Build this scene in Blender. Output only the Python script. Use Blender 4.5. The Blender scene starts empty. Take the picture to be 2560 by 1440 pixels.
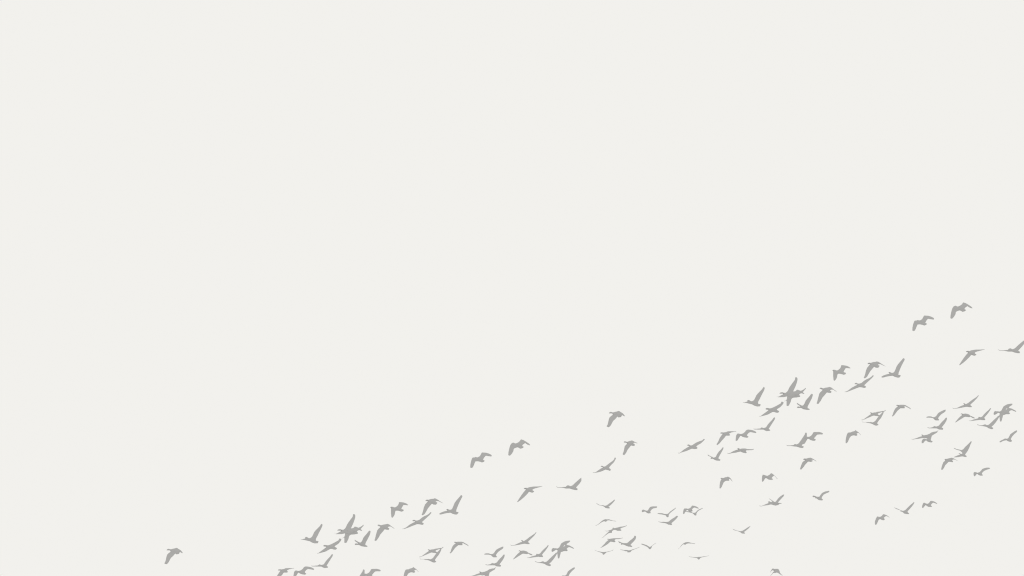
"""A flock of grey birds flying under a white overcast sky."""
import bpy, bmesh, math, random
from mathutils import Vector, Matrix
from mathutils.geometry import delaunay_2d_cdt

scene = bpy.context.scene
coll = scene.collection

# ------------------------------------------------------------------ camera
PHOTO_W, PHOTO_H = 2560.0, 1440.0
HFOV = math.radians(15.0)
PITCH = math.radians(24.0)                    # looking up into the sky
cam_data = bpy.data.cameras.new('camera')
cam = bpy.data.objects.new('camera', cam_data)
coll.objects.link(cam)
cam.location = (0.0, 0.0, 1.7)
cam.rotation_euler = (math.radians(90.0) + PITCH, 0.0, 0.0)
cam_data.sensor_fit = 'HORIZONTAL'
cam_data.angle = HFOV
cam_data.clip_start = 0.5
cam_data.clip_end = 20000.0
scene.camera = cam

# ------------------------------------------------------------------ sky (even white overcast)
world = bpy.data.worlds.new('World')
scene.world = world
world.use_nodes = True
wn = world.node_tree
wn.nodes.clear()
w_out = wn.nodes.new('ShaderNodeOutputWorld')
w_bg = wn.nodes.new('ShaderNodeBackground')
w_bg.inputs['Color'].default_value = (0.8879, 0.8780, 0.8453, 1.0)
w_bg.inputs['Strength'].default_value = 1.0
wn.links.new(w_bg.outputs[0], w_out.inputs[0])

# the sun behind a thick even cloud deck: weak and very soft
sun_data = bpy.data.lights.new('sun', 'SUN')
sun_data.energy = 0.5
sun_data.angle = math.radians(170.0)
sun_data.color = (1.0, 0.985, 0.96)
sun = bpy.data.objects.new('sun', sun_data)
coll.objects.link(sun)
sun.location = (0, 0, 300)
sun.rotation_euler = (math.radians(58.0), 0.0, math.radians(8.0))

scene.view_settings.view_transform = 'Standard'
scene.view_settings.look = 'None'
scene.view_settings.exposure = 0.0
scene.view_settings.gamma = 1.0
scene.view_settings.use_curve_mapping = False
scene.cycles.filter_width = 1.2               # crisp edges

# ------------------------------------------------------------------ plumage
def plumage():
    m = bpy.data.materials.new('grey_plumage')
    m.use_nodes = True
    nt = m.node_tree
    b = nt.nodes['Principled BSDF']
    b.inputs['Roughness'].default_value = 1.0
    b.inputs['Specular IOR Level'].default_value = 0.0
    co = nt.nodes.new('ShaderNodeTexCoord')
    no = nt.nodes.new('ShaderNodeTexNoise')
    no.inputs['Scale'].default_value = 9.0
    no.inputs['Detail'].default_value = 3.0
    ra = nt.nodes.new('ShaderNodeValToRGB')
    ra.color_ramp.elements[0].position = 0.3
    ra.color_ramp.elements[1].position = 0.7
    ra.color_ramp.elements[0].color = (ALB * 0.988, ALB * 0.990, ALB * 0.990, 1)
    ra.color_ramp.elements[1].color = (ALB * 1.008, ALB * 1.010, ALB * 1.010, 1)
    nt.links.new(co.outputs['Object'], no.inputs['Vector'])
    nt.links.new(no.outputs['Fac'], ra.inputs['Fac'])
    nt.links.new(ra.outputs['Color'], b.inputs['Base Color'])
    return m

ALB = 0.398
PLUMAGE = plumage()

# ------------------------------------------------------------------ where the birds fly
ROT = cam.rotation_euler.to_matrix()
EYE = Vector(cam.location)
FOC = (PHOTO_W / 2) / math.tan(HFOV / 2)

SKYWARD = Vector((0.0, -math.sin(PITCH), math.cos(PITCH)))   # the way the birds' backs face

def ray(px, py):
    """Direction in which the point (px, py) of the photo lies, in world space."""
    return (ROT @ Vector(((px - PHOTO_W / 2) / FOC, (PHOTO_H / 2 - py) / FOC, -1.0))).normalized()

def pose(px, py, dist):
    """A frame in the air at dist metres: x right, y up, z back to where we stand."""
    d = ray(px, py)
    z = -d
    x = SKYWARD.cross(z).normalized()
    y = z.cross(x)
    return Matrix.Translation(EYE + d * dist) @ Matrix((x, y, z)).transposed().to_4x4()

def pts(s):
    return [tuple(float(v) for v in p.split(',')) for p in s.split()]

def seg_dist(p, a, b):
    ab = b - a
    t = max(0.0, min(1.0, (p - a).dot(ab) / max(ab.length_squared, 1e-9)))
    return (p - a - ab * t).length

def smooth(e0, e1, v):
    t = max(0.0, min(1.0, (v - e0) / (e1 - e0)))
    return t * t * (3 - 2 * t)

RIM = 0.005            # half thickness of a feather edge, metres
STEP = 0.075

def bird_mesh(outline, axis, px, py, dist):
    """One closed body: a round trunk, neck and tail along the axis, thin wings that
    reach towards and away from the viewer on its two sides."""
    M = pose(px, py, dist)
    Mi = M.inverted()
    eye = Mi @ EYE

    def local(p):
        q = (Mi.to_3x3() @ ray(*p))
        t = -eye.z / q.z
        return Vector((eye.x + q.x * t, eye.y + q.y * t))

    ring = [local(p) for p in outline]
    head, tail = local(axis[0]), local(axis[1])
    ax = (tail - head).normalized()
    nrm = Vector((-ax.y, ax.x))
    if nrm.dot(Vector((-0.6, -1.0))) < 0:
        nrm = -nrm                                   # side of the near wing
    mid = (head + tail) / 2
    # even out the outline
    dense = []
    for i, a in enumerate(ring):
        b = ring[(i + 1) % len(ring)]
        n = max(1, int((b - a).length / STEP))
        dense += [a.lerp(b, k / n) for k in range(n)]
    nb = len(dense)

    def edge_dist(p):
        return min(seg_dist(p, ring[i], ring[(i + 1) % len(ring)]) for i in range(len(ring)))

    def inside(p):
        c = False
        for i in range(len(ring)):
            a, b = ring[i], ring[(i + 1) % len(ring)]
            if (a.y > p.y) != (b.y > p.y) and p.x < (b.x - a.x) * (p.y - a.y) / (b.y - a.y) + a.x:
                c = not c
        return c

    xs = [p.x for p in ring]; ys = [p.y for p in ring]
    inner = []
    g = 0.048
    iy, y = 0, min(ys)
    while y < max(ys):
        x = min(xs) + (g / 2 if iy % 2 else 0)
        while x < max(xs):
            p = Vector((x, y))
            if inside(p) and edge_dist(p) > 0.02:
                inner.append(p)
            x += g
        y += g * 0.87; iy += 1
    vs, _, fs, orig, _, _ = delaunay_2d_cdt(dense + inner, [(i, (i + 1) % nb) for i in range(nb)], [], 1, 1e-6)

    def lift(p):
        s = (p - mid).dot(nrm)
        w = max(0.0, abs(s) - 0.05)
        return math.copysign(0.70 * w - 0.12 * w * w, s)

    def half(p):
        d = edge_dist(p)
        body = 1.0 - smooth(0.06, 0.22, seg_dist(p, head, tail))
        rb = 0.11; db = min(d, rb)
        rw = 0.03; dw = min(d, rw)
        hb = math.sqrt(max(0.0, rb * rb - (rb - db) ** 2)) * 0.8
        hw = math.sqrt(max(0.0, rw * rw - (rw - dw) ** 2)) * 0.7
        return max(RIM, body * hb + (1 - body) * hw)

    bm = bmesh.new()
    top, bot = [], []
    for v in vs:
        z, h = lift(v), half(v)
        zt, zb = z + h, z - h
        top.append(bm.verts.new((v.x, v.y, zt)))
        bot.append(bm.verts.new((v.x, v.y, zb)))
    count = {}
    for f in fs:
        ids = list(f)
        a, b, c = (vs[i] for i in ids[:3])
        if (b - a).cross(c - a) < 0:
            ids.reverse()
        bm.faces.new([top[i] for i in ids])
        bm.faces.new([bot[i] for i in reversed(ids)])
        for i in range(len(ids)):
            e = (ids[i], ids[(i + 1) % len(ids)])
            count[frozenset(e)] = count.get(frozenset(e), []) + [e]
    for es in count.values():
        if len(es) == 1:
            i, j = es[0]
            bm.faces.new([top[j], top[i], bot[i], bot[j]])
    me = bpy.data.meshes.new('flying_bird')
    bm.to_mesh(me); bm.free()
    for p in me.polygons:
        p.use_smooth = True
    me.materials.append(PLUMAGE)
    return me, M

def tag(o, label, group):
    o['label'] = label; o['category'] = 'bird'; o['group'] = group

# Each entry: what the bird of the right flock looks like, what its look-alike in the left
# flock looks like (if any), head and tail, the outline, and another outline for the look-alike.
BIRDS = [
    ('topmost bird of the whole photo, high at the right with humped wings', "rightmost of two humped-wing birds leading the left flock's top edge",
     '2388.8,764.6 2414.4,775.6',
     '2408.1,755.9 2413.8,757.5 2420.0,761.0 2427.5,766.0 2430.9,769.4 2430.9,771.2 2425.0,769.4 2421.0,766.9 2418.8,765.2 2413.1,769.0 2410.8,772.9 2414.8,774.4 2414.2,776.6 2410.6,778.8 2405.2,779.5 2403.5,777.5 2399.0,776.0 2394.4,777.2 2389.6,779.8 2388.8,785.6 2385.0,791.9 2380.0,797.1 2376.0,795.6 2376.5,787.5 2378.8,777.5 2381.2,770.0 2384.4,765.6 2388.8,764.0 2393.1,766.2 2395.6,766.0 2400.6,763.8 2404.4,761.0 2406.9,757.5',
     ''),
    ('bird just below and left of the topmost bird, both wings crooked downward', "leftmost of two crook-winged birds above the left flock's middle",
     '2294.1,800.6 2316.6,810.0',
     '2311.9,788.8 2321.2,789.4 2328.1,791.6 2334.4,794.8 2335.2,797.5 2333.8,799.0 2327.5,798.1 2320.0,796.9 2316.2,801.2 2313.4,806.2 2314.0,807.9 2316.6,808.5 2317.1,809.8 2315.9,811.9 2310.6,814.0 2307.5,812.5 2300.6,810.9 2294.0,811.2 2291.9,815.6 2289.4,821.9 2286.9,826.5 2283.1,827.8 2281.0,826.2 2281.2,818.8 2283.1,810.0 2285.0,804.4 2286.9,801.5 2291.9,801.2 2294.1,800.0 2299.4,801.1 2305.0,798.1 2307.5,793.8 2310.0,789.1',
     ''),
    ('slim bird with long straight wing slanting down left, below the topmost bird', 'slim bird with straight slanting wings under the two highest left-flock birds',
     '2415.0,879.0 2440.0,886.9',
     '2414.4,879.8 2416.9,877.2 2420.6,877.0 2423.8,877.5 2428.8,875.6 2438.8,874.0 2452.5,873.8 2462.5,873.0 2461.2,873.9 2452.5,876.2 2442.5,878.8 2438.1,880.6 2436.6,882.5 2437.5,884.0 2440.6,885.4 2440.9,887.5 2436.0,889.6 2432.5,888.5 2428.1,887.2 2423.8,892.5 2416.2,900.0 2407.5,907.5 2399.4,913.0 2398.1,912.2 2402.5,905.0 2408.8,895.6 2415.0,887.5 2420.0,881.9 2420.0,880.9 2416.2,880.1',
     ''),
    ('bird cut by the right photo edge, one wing raised beyond it', "bird at the left flock's right end with a squared-off raised wing",
     '2520.0,874.8 2549.4,881.2',
     '2495.0,873.1 2496.9,874.4 2500.6,876.0 2508.8,875.8 2515.0,875.0 2519.8,874.8 2521.2,872.5 2525.0,870.6 2528.1,871.5 2531.2,873.1 2536.9,871.0 2542.5,865.6 2550.0,858.8 2556.2,853.8 2560.6,850.6 2565.0,848.5 2566.5,850.5 2564.4,855.0 2560.2,859.8 2555.0,866.2 2548.1,873.8 2545.4,876.9 2548.8,878.4 2549.9,880.6 2548.8,883.1 2543.8,882.9 2536.9,881.5 2530.0,879.0 2520.0,879.0 2512.5,877.2 2500.0,877.0 2496.9,875.4 2495.2,874.0',
     '2495.0,873.1 2496.9,874.4 2500.6,876.0 2508.8,875.8 2515.0,875.0 2519.8,874.8 2521.2,872.5 2525.0,870.6 2528.1,871.5 2531.2,873.1 2536.9,871.0 2542.5,865.6 2550.0,858.8 2556.2,853.8 2559.4,851.6 2559.4,859.8 2555.0,866.2 2548.1,873.8 2545.4,876.9 2548.8,878.4 2549.9,880.6 2548.8,883.1 2543.8,882.9 2536.9,881.5 2530.0,879.0 2520.0,879.0 2512.5,877.2 2500.0,877.0 2496.9,875.4 2495.2,874.0'),
    ('square-shouldered bird left of a bird with its wing hanging forward, upper right flock', 'square-shouldered bird at the upper middle of the left flock, wing pointing straight down',
     '2081.9,926.0 2114.4,934.0',
     '2080.6,926.2 2082.5,924.8 2085.0,924.1 2092.5,926.2 2096.2,924.4 2100.0,921.2 2102.1,917.5 2103.1,913.1 2107.5,912.9 2115.0,914.0 2121.2,916.2 2125.6,919.4 2126.0,921.2 2121.2,920.4 2114.4,920.0 2111.9,923.8 2109.4,928.1 2109.0,930.0 2111.2,931.0 2114.0,931.5 2115.0,933.5 2113.8,935.6 2108.8,937.0 2106.2,935.9 2100.6,934.4 2094.4,934.4 2093.1,938.8 2091.9,945.0 2088.1,950.6 2085.6,951.9 2084.0,950.0 2082.9,940.0 2083.1,929.4 2082.8,927.8',
     ''),
    ('bird with drooping broad wing between the square-shouldered bird and the raised-wing bird, right flock', "drooping broad-winged bird just left of the tall-winged bird, left flock's upper middle",
     '2170.0,908.5 2196.9,916.9',
     '2169.0,908.8 2170.0,907.5 2172.9,906.6 2176.9,907.1 2183.1,905.0 2188.8,904.6 2191.9,903.5 2195.0,904.0 2200.0,906.9 2207.5,911.9 2214.0,915.9 2213.1,915.9 2207.5,913.5 2201.9,910.6 2197.8,910.2 2194.4,911.6 2195.6,912.9 2198.8,913.8 2198.5,915.6 2195.6,919.6 2188.8,919.1 2185.6,916.6 2182.5,920.0 2175.6,928.1 2170.6,936.9 2166.9,942.8 2161.9,946.0 2159.4,944.0 2161.0,941.2 2163.1,934.4 2165.0,926.2 2168.1,918.8 2172.5,913.8 2175.6,911.0 2172.5,910.2 2169.8,910.2',
     ''),
    ("bird with tall raised wing at the right end of the right flock's upper row", "bird with tall raised wing at the right end of the left flock's upper row",
     '2221.9,931.2 2251.2,940.0',
     '2203.1,942.2 2206.9,939.4 2213.8,936.6 2221.2,934.8 2224.0,934.5 2223.1,932.9 2221.2,931.9 2221.9,930.4 2225.0,930.0 2228.1,931.9 2233.1,931.9 2236.2,928.8 2238.8,923.1 2241.9,915.0 2247.5,907.5 2253.8,900.6 2258.1,895.2 2261.0,896.2 2261.9,898.8 2258.1,906.2 2253.8,914.4 2250.0,923.1 2246.9,931.2 2245.9,936.9 2251.9,938.1 2251.2,940.6 2248.1,944.0 2243.1,944.0 2236.2,941.9 2231.9,939.4 2223.8,940.2 2215.0,941.9 2208.1,943.8 2204.8,943.8',
     ''),
    ('gliding bird with wings stretched corner to corner, under the upper row of the right flock', "gliding bird with wings stretched corner to corner, under the left flock's upper row",
     '2136.9,959.4 2164.4,967.5',
     '2136.2,960.0 2136.9,958.5 2140.6,956.9 2144.4,959.0 2148.8,958.9 2154.4,956.9 2160.0,951.9 2166.2,948.1 2172.5,945.6 2177.5,942.5 2181.9,938.1 2184.4,938.8 2183.8,940.6 2179.4,945.6 2172.5,951.9 2166.2,957.5 2161.2,962.2 2161.0,964.0 2164.4,965.6 2165.0,967.5 2163.1,969.6 2159.4,969.6 2153.8,968.4 2148.8,967.9 2142.5,970.0 2132.5,974.0 2123.8,977.5 2116.2,980.0 2111.2,979.9 2111.5,979.2 2115.0,978.9 2121.2,975.6 2130.0,968.8 2138.8,964.1 2144.1,962.1 2143.1,960.9 2138.8,960.6',
     ''),
    ('bird with neck stretched out and broad drooped wing, lower left of the square-shouldered right-flock bird', "bird with neck stretched out and broad drooped wing, below left of left flock's square-shouldered bird",
     '2049.4,970.6 2078.1,980.6',
     '2048.8,970.6 2050.0,969.6 2052.5,969.0 2058.1,971.0 2063.8,969.1 2069.4,968.4 2074.4,967.2 2078.8,969.0 2083.8,973.1 2089.4,976.9 2092.2,979.8 2090.0,978.8 2082.5,974.0 2078.1,974.0 2074.8,975.6 2075.6,976.9 2078.8,978.5 2077.5,982.5 2071.2,981.9 2067.2,981.0 2061.9,987.5 2056.2,993.8 2051.9,1001.9 2046.2,1009.4 2043.1,1009.6 2041.5,1008.1 2043.1,1004.4 2045.0,996.2 2048.1,984.4 2051.2,980.0 2055.6,976.2 2056.6,974.1 2052.5,973.1 2050.6,971.9',
     ''),
    ('small arched bird with thin drooped wings, right of the two touching birds, right flock', "small arched bird with thin drooped wings, right of the left flock's two touching birds",
     '2240.6,1013.4 2261.9,1019.4',
     '2240.2,1013.4 2241.9,1012.1 2245.6,1012.1 2247.2,1012.8 2249.4,1011.9 2259.7,1011.9 2264.1,1013.1 2268.1,1015.6 2272.5,1017.8 2275.6,1020.3 2277.8,1023.4 2275.6,1022.5 2271.9,1020.0 2268.1,1018.4 2264.1,1015.9 2260.3,1016.2 2262.1,1018.4 2261.2,1020.8 2251.2,1020.6 2248.1,1023.1 2243.1,1027.5 2240.0,1031.9 2236.2,1036.9 2233.8,1039.4 2231.9,1040.9 2230.3,1040.9 2229.7,1039.7 2231.9,1036.6 2233.1,1031.9 2235.0,1027.5 2236.9,1023.1 2239.4,1020.0 2242.5,1017.5 2245.6,1015.3 2242.5,1014.7',
     ''),
    ('upper of two birds whose right wingtips meet in a point, right flock centre', 'upper of two birds whose right wingtips meet in a point, lower left flock',
     '2175.6,1031.6 2200.0,1040.0',
     '2174.9,1032.1 2175.3,1030.9 2177.5,1031.1 2180.6,1032.2 2185.0,1031.2 2189.4,1030.9 2193.8,1029.4 2200.0,1028.8 2206.2,1027.6 2209.4,1027.4 2209.7,1028.6 2205.6,1030.0 2200.0,1031.8 2196.2,1033.0 2193.9,1035.3 2196.9,1037.5 2200.0,1038.4 2196.2,1040.9 2193.1,1040.1 2188.8,1039.7 2184.4,1038.8 2180.0,1040.3 2175.0,1042.5 2167.5,1045.6 2161.9,1048.1 2158.1,1049.5 2155.3,1050.8 2153.2,1049.5 2155.9,1049.1 2159.4,1048.1 2163.8,1044.7 2168.8,1041.2 2173.1,1038.1 2177.5,1035.0 2177.8,1034.1 2175.6,1032.8',
     ''),
    ('lower of two birds whose right wingtips meet in a point, right flock centre', 'lower of two birds whose right wingtips meet in a point, lower left flock',
     '2176.9,1055.3 2195.9,1061.9',
     '2154.9,1054.1 2156.6,1054.5 2158.8,1055.3 2164.4,1055.2 2175.0,1055.5 2177.5,1054.8 2180.0,1055.8 2182.5,1055.9 2188.1,1052.5 2191.9,1046.9 2196.2,1041.2 2198.8,1038.1 2202.5,1034.4 2205.0,1031.9 2205.9,1030.6 2205.6,1029.7 2209.4,1027.8 2211.9,1026.1 2212.4,1025.0 2214.1,1025.0 2214.2,1026.4 2212.5,1027.5 2210.3,1029.1 2209.1,1030.6 2208.1,1034.4 2206.2,1038.1 2202.5,1045.0 2198.1,1050.0 2194.4,1055.0 2193.1,1057.5 2193.4,1059.4 2195.9,1060.9 2195.9,1062.6 2191.9,1064.1 2188.1,1063.8 2185.0,1062.2 2180.0,1059.7 2175.0,1058.1 2168.8,1057.2 2163.8,1055.8 2156.9,1055.8 2155.6,1054.9',
     ''),
    ("tall-winged bird at the far left end of the right flock's upper row", "tall-winged bird at the far left end of the left flock's upper row",
     '1869.4,1001.2 1901.2,1012.8',
     '1857.0,1005.8 1858.1,1005.9 1861.2,1005.8 1865.6,1004.4 1868.9,1003.8 1868.1,1001.6 1869.7,1000.1 1871.6,999.8 1873.8,1000.6 1876.9,1002.8 1880.0,1003.0 1883.1,1001.6 1885.9,998.8 1888.1,994.4 1890.9,988.1 1894.4,983.8 1900.0,978.1 1904.4,973.8 1907.8,968.8 1909.4,967.0 1911.6,968.8 1911.9,970.9 1910.3,975.6 1907.5,981.2 1903.1,989.4 1900.0,996.2 1896.2,1002.8 1894.9,1007.5 1895.9,1009.7 1900.0,1010.3 1902.0,1011.6 1899.7,1015.9 1892.5,1016.2 1885.6,1014.1 1880.0,1010.9 1875.0,1009.7 1866.2,1007.5 1860.6,1006.8 1857.8,1006.6',
     ''),
    ('large bird with tallest wing raised in the three-bird tangle, right flock', 'large bird with tallest wing raised in the three-bird tangle, left flock',
     '1948.8,983.4 1990.0,986.9',
     '1948.0,983.6 1949.7,982.2 1951.9,980.9 1956.2,980.6 1960.0,982.0 1964.4,981.9 1967.5,979.4 1970.0,976.2 1971.9,971.9 1973.8,968.1 1977.5,962.5 1982.5,955.6 1986.9,950.0 1988.0,946.2 1988.1,943.4 1990.6,942.8 1993.1,944.1 1993.9,947.5 1993.4,952.5 1991.2,959.4 1988.1,967.5 1985.0,973.8 1983.1,978.1 1985.6,980.6 1990.6,984.4 1991.2,987.5 1986.2,991.2 1980.0,992.5 1973.8,991.9 1968.1,990.9 1960.0,992.8 1945.6,993.0 1941.6,991.2 1942.5,991.1 1944.4,992.2 1947.5,991.2 1952.5,988.4 1958.8,985.3 1956.9,984.2 1951.9,984.1',
     ''),
    ('bird with thick wing hanging down in the three-bird tangle, right flock', 'bird with thick wing hanging down in the three-bird tangle, left flock',
     '1967.5,988.8 2000.6,991.2',
     '1982.5,980.6 1983.1,978.8 1988.8,977.8 1992.5,974.1 1995.6,974.7 2001.9,977.0 2005.0,979.4 2008.8,981.9 2011.1,984.5 2008.8,984.7 2003.8,983.1 2000.3,984.1 1997.8,986.2 2000.9,990.9 1999.4,992.2 1991.2,993.8 1983.8,994.1 1980.0,995.9 1978.1,998.8 1976.6,1005.0 1973.8,1010.6 1971.9,1014.1 1968.8,1015.0 1966.4,1014.1 1966.4,1002.5 1967.2,997.5 1968.0,992.5 1967.5,987.5 1975.0,984.4',
     ''),
    ('mostly hidden bird showing thin hooked wingtips behind the three-bird tangle, right flock', 'mostly hidden bird showing thin hooked wingtips behind the three-bird tangle, left flock',
     '1972.5,985.0 1996.2,986.9',
     '1960.3,1003.0 1960.3,1002.5 1963.1,1002.2 1965.9,1000.0 1967.5,996.2 1970.0,991.2 1971.9,986.9 1980.0,985.0 1991.2,979.4 2002.5,976.9 2008.8,973.8 2011.9,971.6 2013.1,969.9 2015.2,970.0 2013.8,972.8 2010.0,976.9 2007.8,979.7 2005.0,981.9 1998.8,985.0 1997.5,987.5 1986.2,990.0 1977.5,993.8 1971.9,998.8 1968.1,1001.8 1965.6,1001.8 1963.1,1002.8',
     ''),
    ("gliding bird with splayed upper wingtip directly below the right flock's three-bird tangle", "gliding bird with splayed upper wingtip directly below the left flock's three-bird tangle",
     '1913.8,1022.4 1947.5,1029.4',
     '1913.1,1022.4 1915.9,1020.1 1920.0,1020.1 1923.8,1020.9 1927.5,1020.5 1933.1,1018.4 1941.2,1014.4 1947.5,1010.9 1951.9,1008.4 1953.1,1005.9 1953.4,1004.1 1956.9,1004.5 1958.9,1005.3 1958.8,1007.8 1956.2,1011.9 1950.6,1017.8 1946.2,1020.6 1942.5,1022.8 1942.2,1024.4 1944.4,1025.9 1947.8,1027.5 1947.5,1029.7 1945.3,1031.9 1940.0,1031.6 1935.6,1030.0 1931.2,1030.0 1926.2,1032.8 1920.0,1036.2 1912.5,1038.4 1905.0,1040.3 1900.0,1041.2 1896.6,1040.3 1901.9,1040.0 1905.0,1037.5 1910.0,1033.8 1916.2,1029.4 1921.2,1025.6 1921.2,1024.4 1915.6,1023.8',
     ''),
    ('bird with one wing raised and open-beak look, lower right of the right tangle', 'bird with one wing raised and open-beak look, lower right of the left tangle',
     '1992.5,1018.4 2024.1,1023.8',
     '1992.2,1006.9 1995.6,1009.1 2000.6,1011.9 2005.0,1014.1 2008.1,1013.4 2011.2,1008.8 2014.4,1001.2 2017.5,997.5 2023.1,991.2 2026.9,986.2 2029.7,984.1 2032.0,985.6 2031.6,990.0 2029.4,996.2 2024.4,1006.2 2020.6,1013.1 2018.8,1017.5 2019.1,1020.0 2024.4,1022.8 2023.8,1024.7 2017.5,1024.7 2009.4,1023.4 2003.8,1020.6 2000.6,1019.7 1993.8,1020.0 1991.9,1018.1 1994.4,1016.2 1997.5,1016.2 2000.3,1016.9 2000.3,1015.3 1996.9,1013.1 1993.1,1010.6 1992.0,1008.4',
     ''),
    ("bird with flat left wing and swept-back wing, above the lower right group's steep-winged bird", 'bird with flat left wing and swept-back wing, above a steep-winged bird, bottom of left flock',
     '2332.5,1043.8 2347.5,1049.4',
     '2315.9,1042.8 2317.5,1041.6 2322.5,1040.8 2328.1,1041.1 2331.2,1042.8 2335.6,1043.0 2340.0,1040.6 2342.5,1036.9 2345.6,1032.5 2350.0,1029.7 2355.6,1026.9 2360.0,1024.9 2364.1,1023.9 2364.1,1027.8 2360.6,1030.9 2355.6,1034.1 2351.2,1037.5 2347.5,1041.9 2345.3,1045.6 2346.2,1047.5 2348.0,1049.1 2346.9,1051.1 2339.4,1051.1 2336.2,1049.1 2333.1,1045.9 2331.2,1045.0 2326.2,1044.2 2316.2,1044.1',
     ''),
    ('steep-winged bird with thin curled left wingtip, above two overlapping birds in the right flock', 'steep-winged bird with thin curled left wingtip, above two overlapping birds at the bottom edge',
     '2335.6,1065.6 2357.8,1072.5',
     '2318.1,1068.4 2319.4,1068.1 2323.1,1069.5 2328.1,1068.8 2331.9,1067.8 2334.4,1065.9 2335.9,1064.9 2338.1,1065.8 2340.9,1066.2 2344.4,1065.3 2347.8,1063.4 2351.2,1058.8 2355.6,1053.8 2360.6,1049.1 2363.8,1045.0 2365.3,1043.9 2367.2,1044.1 2367.5,1047.5 2365.6,1052.5 2361.9,1058.8 2357.5,1064.4 2354.1,1068.8 2357.5,1070.3 2358.1,1072.5 2356.6,1074.4 2347.5,1073.8 2342.5,1071.1 2335.0,1070.9 2323.1,1070.8 2320.6,1070.0',
     ''),
    ("upper of two overlapping birds, wings stretched level, right flock's lower middle", 'wide-winged bird half cut by the bottom edge, left flock',
     '2303.8,1087.2 2326.2,1094.4',
     '2277.4,1097.4 2281.2,1097.8 2284.4,1097.2 2291.2,1095.3 2297.5,1092.5 2302.5,1091.1 2305.9,1090.3 2305.6,1089.1 2303.1,1087.8 2303.4,1086.8 2305.6,1086.1 2307.5,1087.5 2310.0,1088.4 2313.8,1087.4 2317.5,1086.8 2323.8,1084.4 2328.8,1080.9 2333.1,1079.7 2336.9,1078.9 2340.0,1078.9 2343.1,1077.2 2345.9,1075.8 2345.9,1076.6 2343.8,1078.8 2342.8,1081.6 2336.2,1085.0 2332.5,1087.5 2329.4,1089.4 2328.4,1093.1 2326.6,1095.6 2323.1,1097.2 2318.1,1096.6 2316.2,1095.8 2312.5,1095.1 2308.8,1095.0 2303.8,1095.6 2296.2,1096.9 2287.5,1098.0 2282.5,1098.9 2279.4,1098.1',
     ''),
    ("lower of two overlapping birds, rounded paddle-like left wing, right flock's lower middle", 'bird almost wholly below the bottom edge under the wide-winged left-flock bird',
     '2313.2,1098.1 2331.0,1103.7',
     '2306.1,1099.1 2308.6,1096.8 2312.2,1096.4 2315.2,1098.1 2317.8,1097.6 2321.8,1094.0 2327.4,1090.5 2329.7,1089.5 2328.4,1093.5 2326.9,1099.6 2327.6,1101.4 2331.5,1102.9 2331.0,1105.2 2328.9,1106.2 2324.4,1105.7 2319.3,1104.2 2316.8,1102.1 2315.2,1100.8 2312.2,1102.7 2309.6,1105.9 2307.6,1107.9 2304.3,1107.7 2304.1,1103.2 2305.1,1100.6',
     ''),
    ("gliding bird with long straight wings, topmost of the right flock's far right group", "gliding bird with long straight wings, topmost of the group at the left flock's right end",
     '2408.8,1008.8 2429.2,1016.6',
     '2381.3,1019.2 2383.2,1020.6 2386.3,1020.9 2390.5,1020.4 2394.8,1018.7 2400.4,1015.9 2405.3,1013.8 2410.9,1012.0 2410.6,1011.1 2408.3,1009.4 2408.5,1008.3 2410.2,1007.9 2412.0,1008.5 2413.4,1010.1 2415.9,1009.9 2422.2,1006.0 2429.2,1000.4 2436.3,995.8 2441.9,992.0 2445.4,988.3 2447.1,988.1 2446.8,989.5 2443.3,994.1 2441.2,996.9 2436.3,1001.8 2430.6,1007.4 2426.4,1010.9 2426.1,1012.7 2427.1,1014.1 2429.8,1015.9 2428.9,1018.0 2423.6,1018.0 2417.3,1016.9 2412.3,1017.6 2405.3,1019.0 2397.6,1020.4 2390.5,1021.5 2384.2,1022.0 2381.4,1020.4',
     ''),
    ('hunched bird with arched back below the long straight-winged glider, right flock', 'hunched bird with arched back below the long straight-winged glider, left flock',
     '2402.5,1034.8 2425.0,1041.9',
     '2401.1,1035.5 2402.9,1033.8 2404.3,1033.2 2406.7,1034.5 2409.5,1034.5 2413.0,1033.8 2418.0,1034.5 2422.9,1036.3 2425.7,1039.1 2429.2,1040.8 2434.1,1042.6 2436.3,1044.0 2437.1,1045.7 2435.9,1046.2 2430.6,1044.7 2427.8,1042.6 2425.7,1041.2 2424.6,1042.7 2422.2,1042.9 2417.3,1042.2 2412.3,1041.9 2409.5,1043.3 2403.9,1046.8 2398.3,1050.3 2392.7,1053.8 2389.1,1055.9 2387.4,1055.8 2390.5,1052.4 2394.8,1047.1 2399.7,1041.9 2406.0,1037.0 2404.6,1035.9',
     ''),
    ('V-winged bird between the hunched bird and the star-shaped pair, right flock', 'V-winged bird between the hunched bird and the star-shaped pair, left flock',
     '2446.4,1042.6 2463.0,1049.3',
     '2422.2,1051.2 2425.0,1051.6 2428.5,1051.0 2433.4,1048.9 2439.8,1047.1 2445.7,1045.7 2446.1,1042.6 2447.5,1041.9 2450.7,1043.1 2453.8,1042.2 2456.3,1040.5 2460.2,1035.5 2465.8,1029.9 2472.1,1024.6 2474.9,1021.1 2477.0,1020.1 2477.7,1020.8 2475.6,1025.0 2472.8,1029.2 2469.3,1034.1 2464.4,1039.8 2460.9,1044.0 2461.6,1046.4 2463.3,1048.2 2463.0,1050.2 2455.9,1050.3 2451.0,1049.5 2444.7,1050.3 2436.3,1051.4 2428.5,1052.4 2425.0,1052.6 2422.5,1051.7',
     ''),
    ('bird whose raised wing reaches the star-shaped pair from below, right flock', 'bird whose raised wing reaches the star-shaped pair from below, left flock',
     '2460.2,1062.3 2482.7,1070.7',
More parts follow.
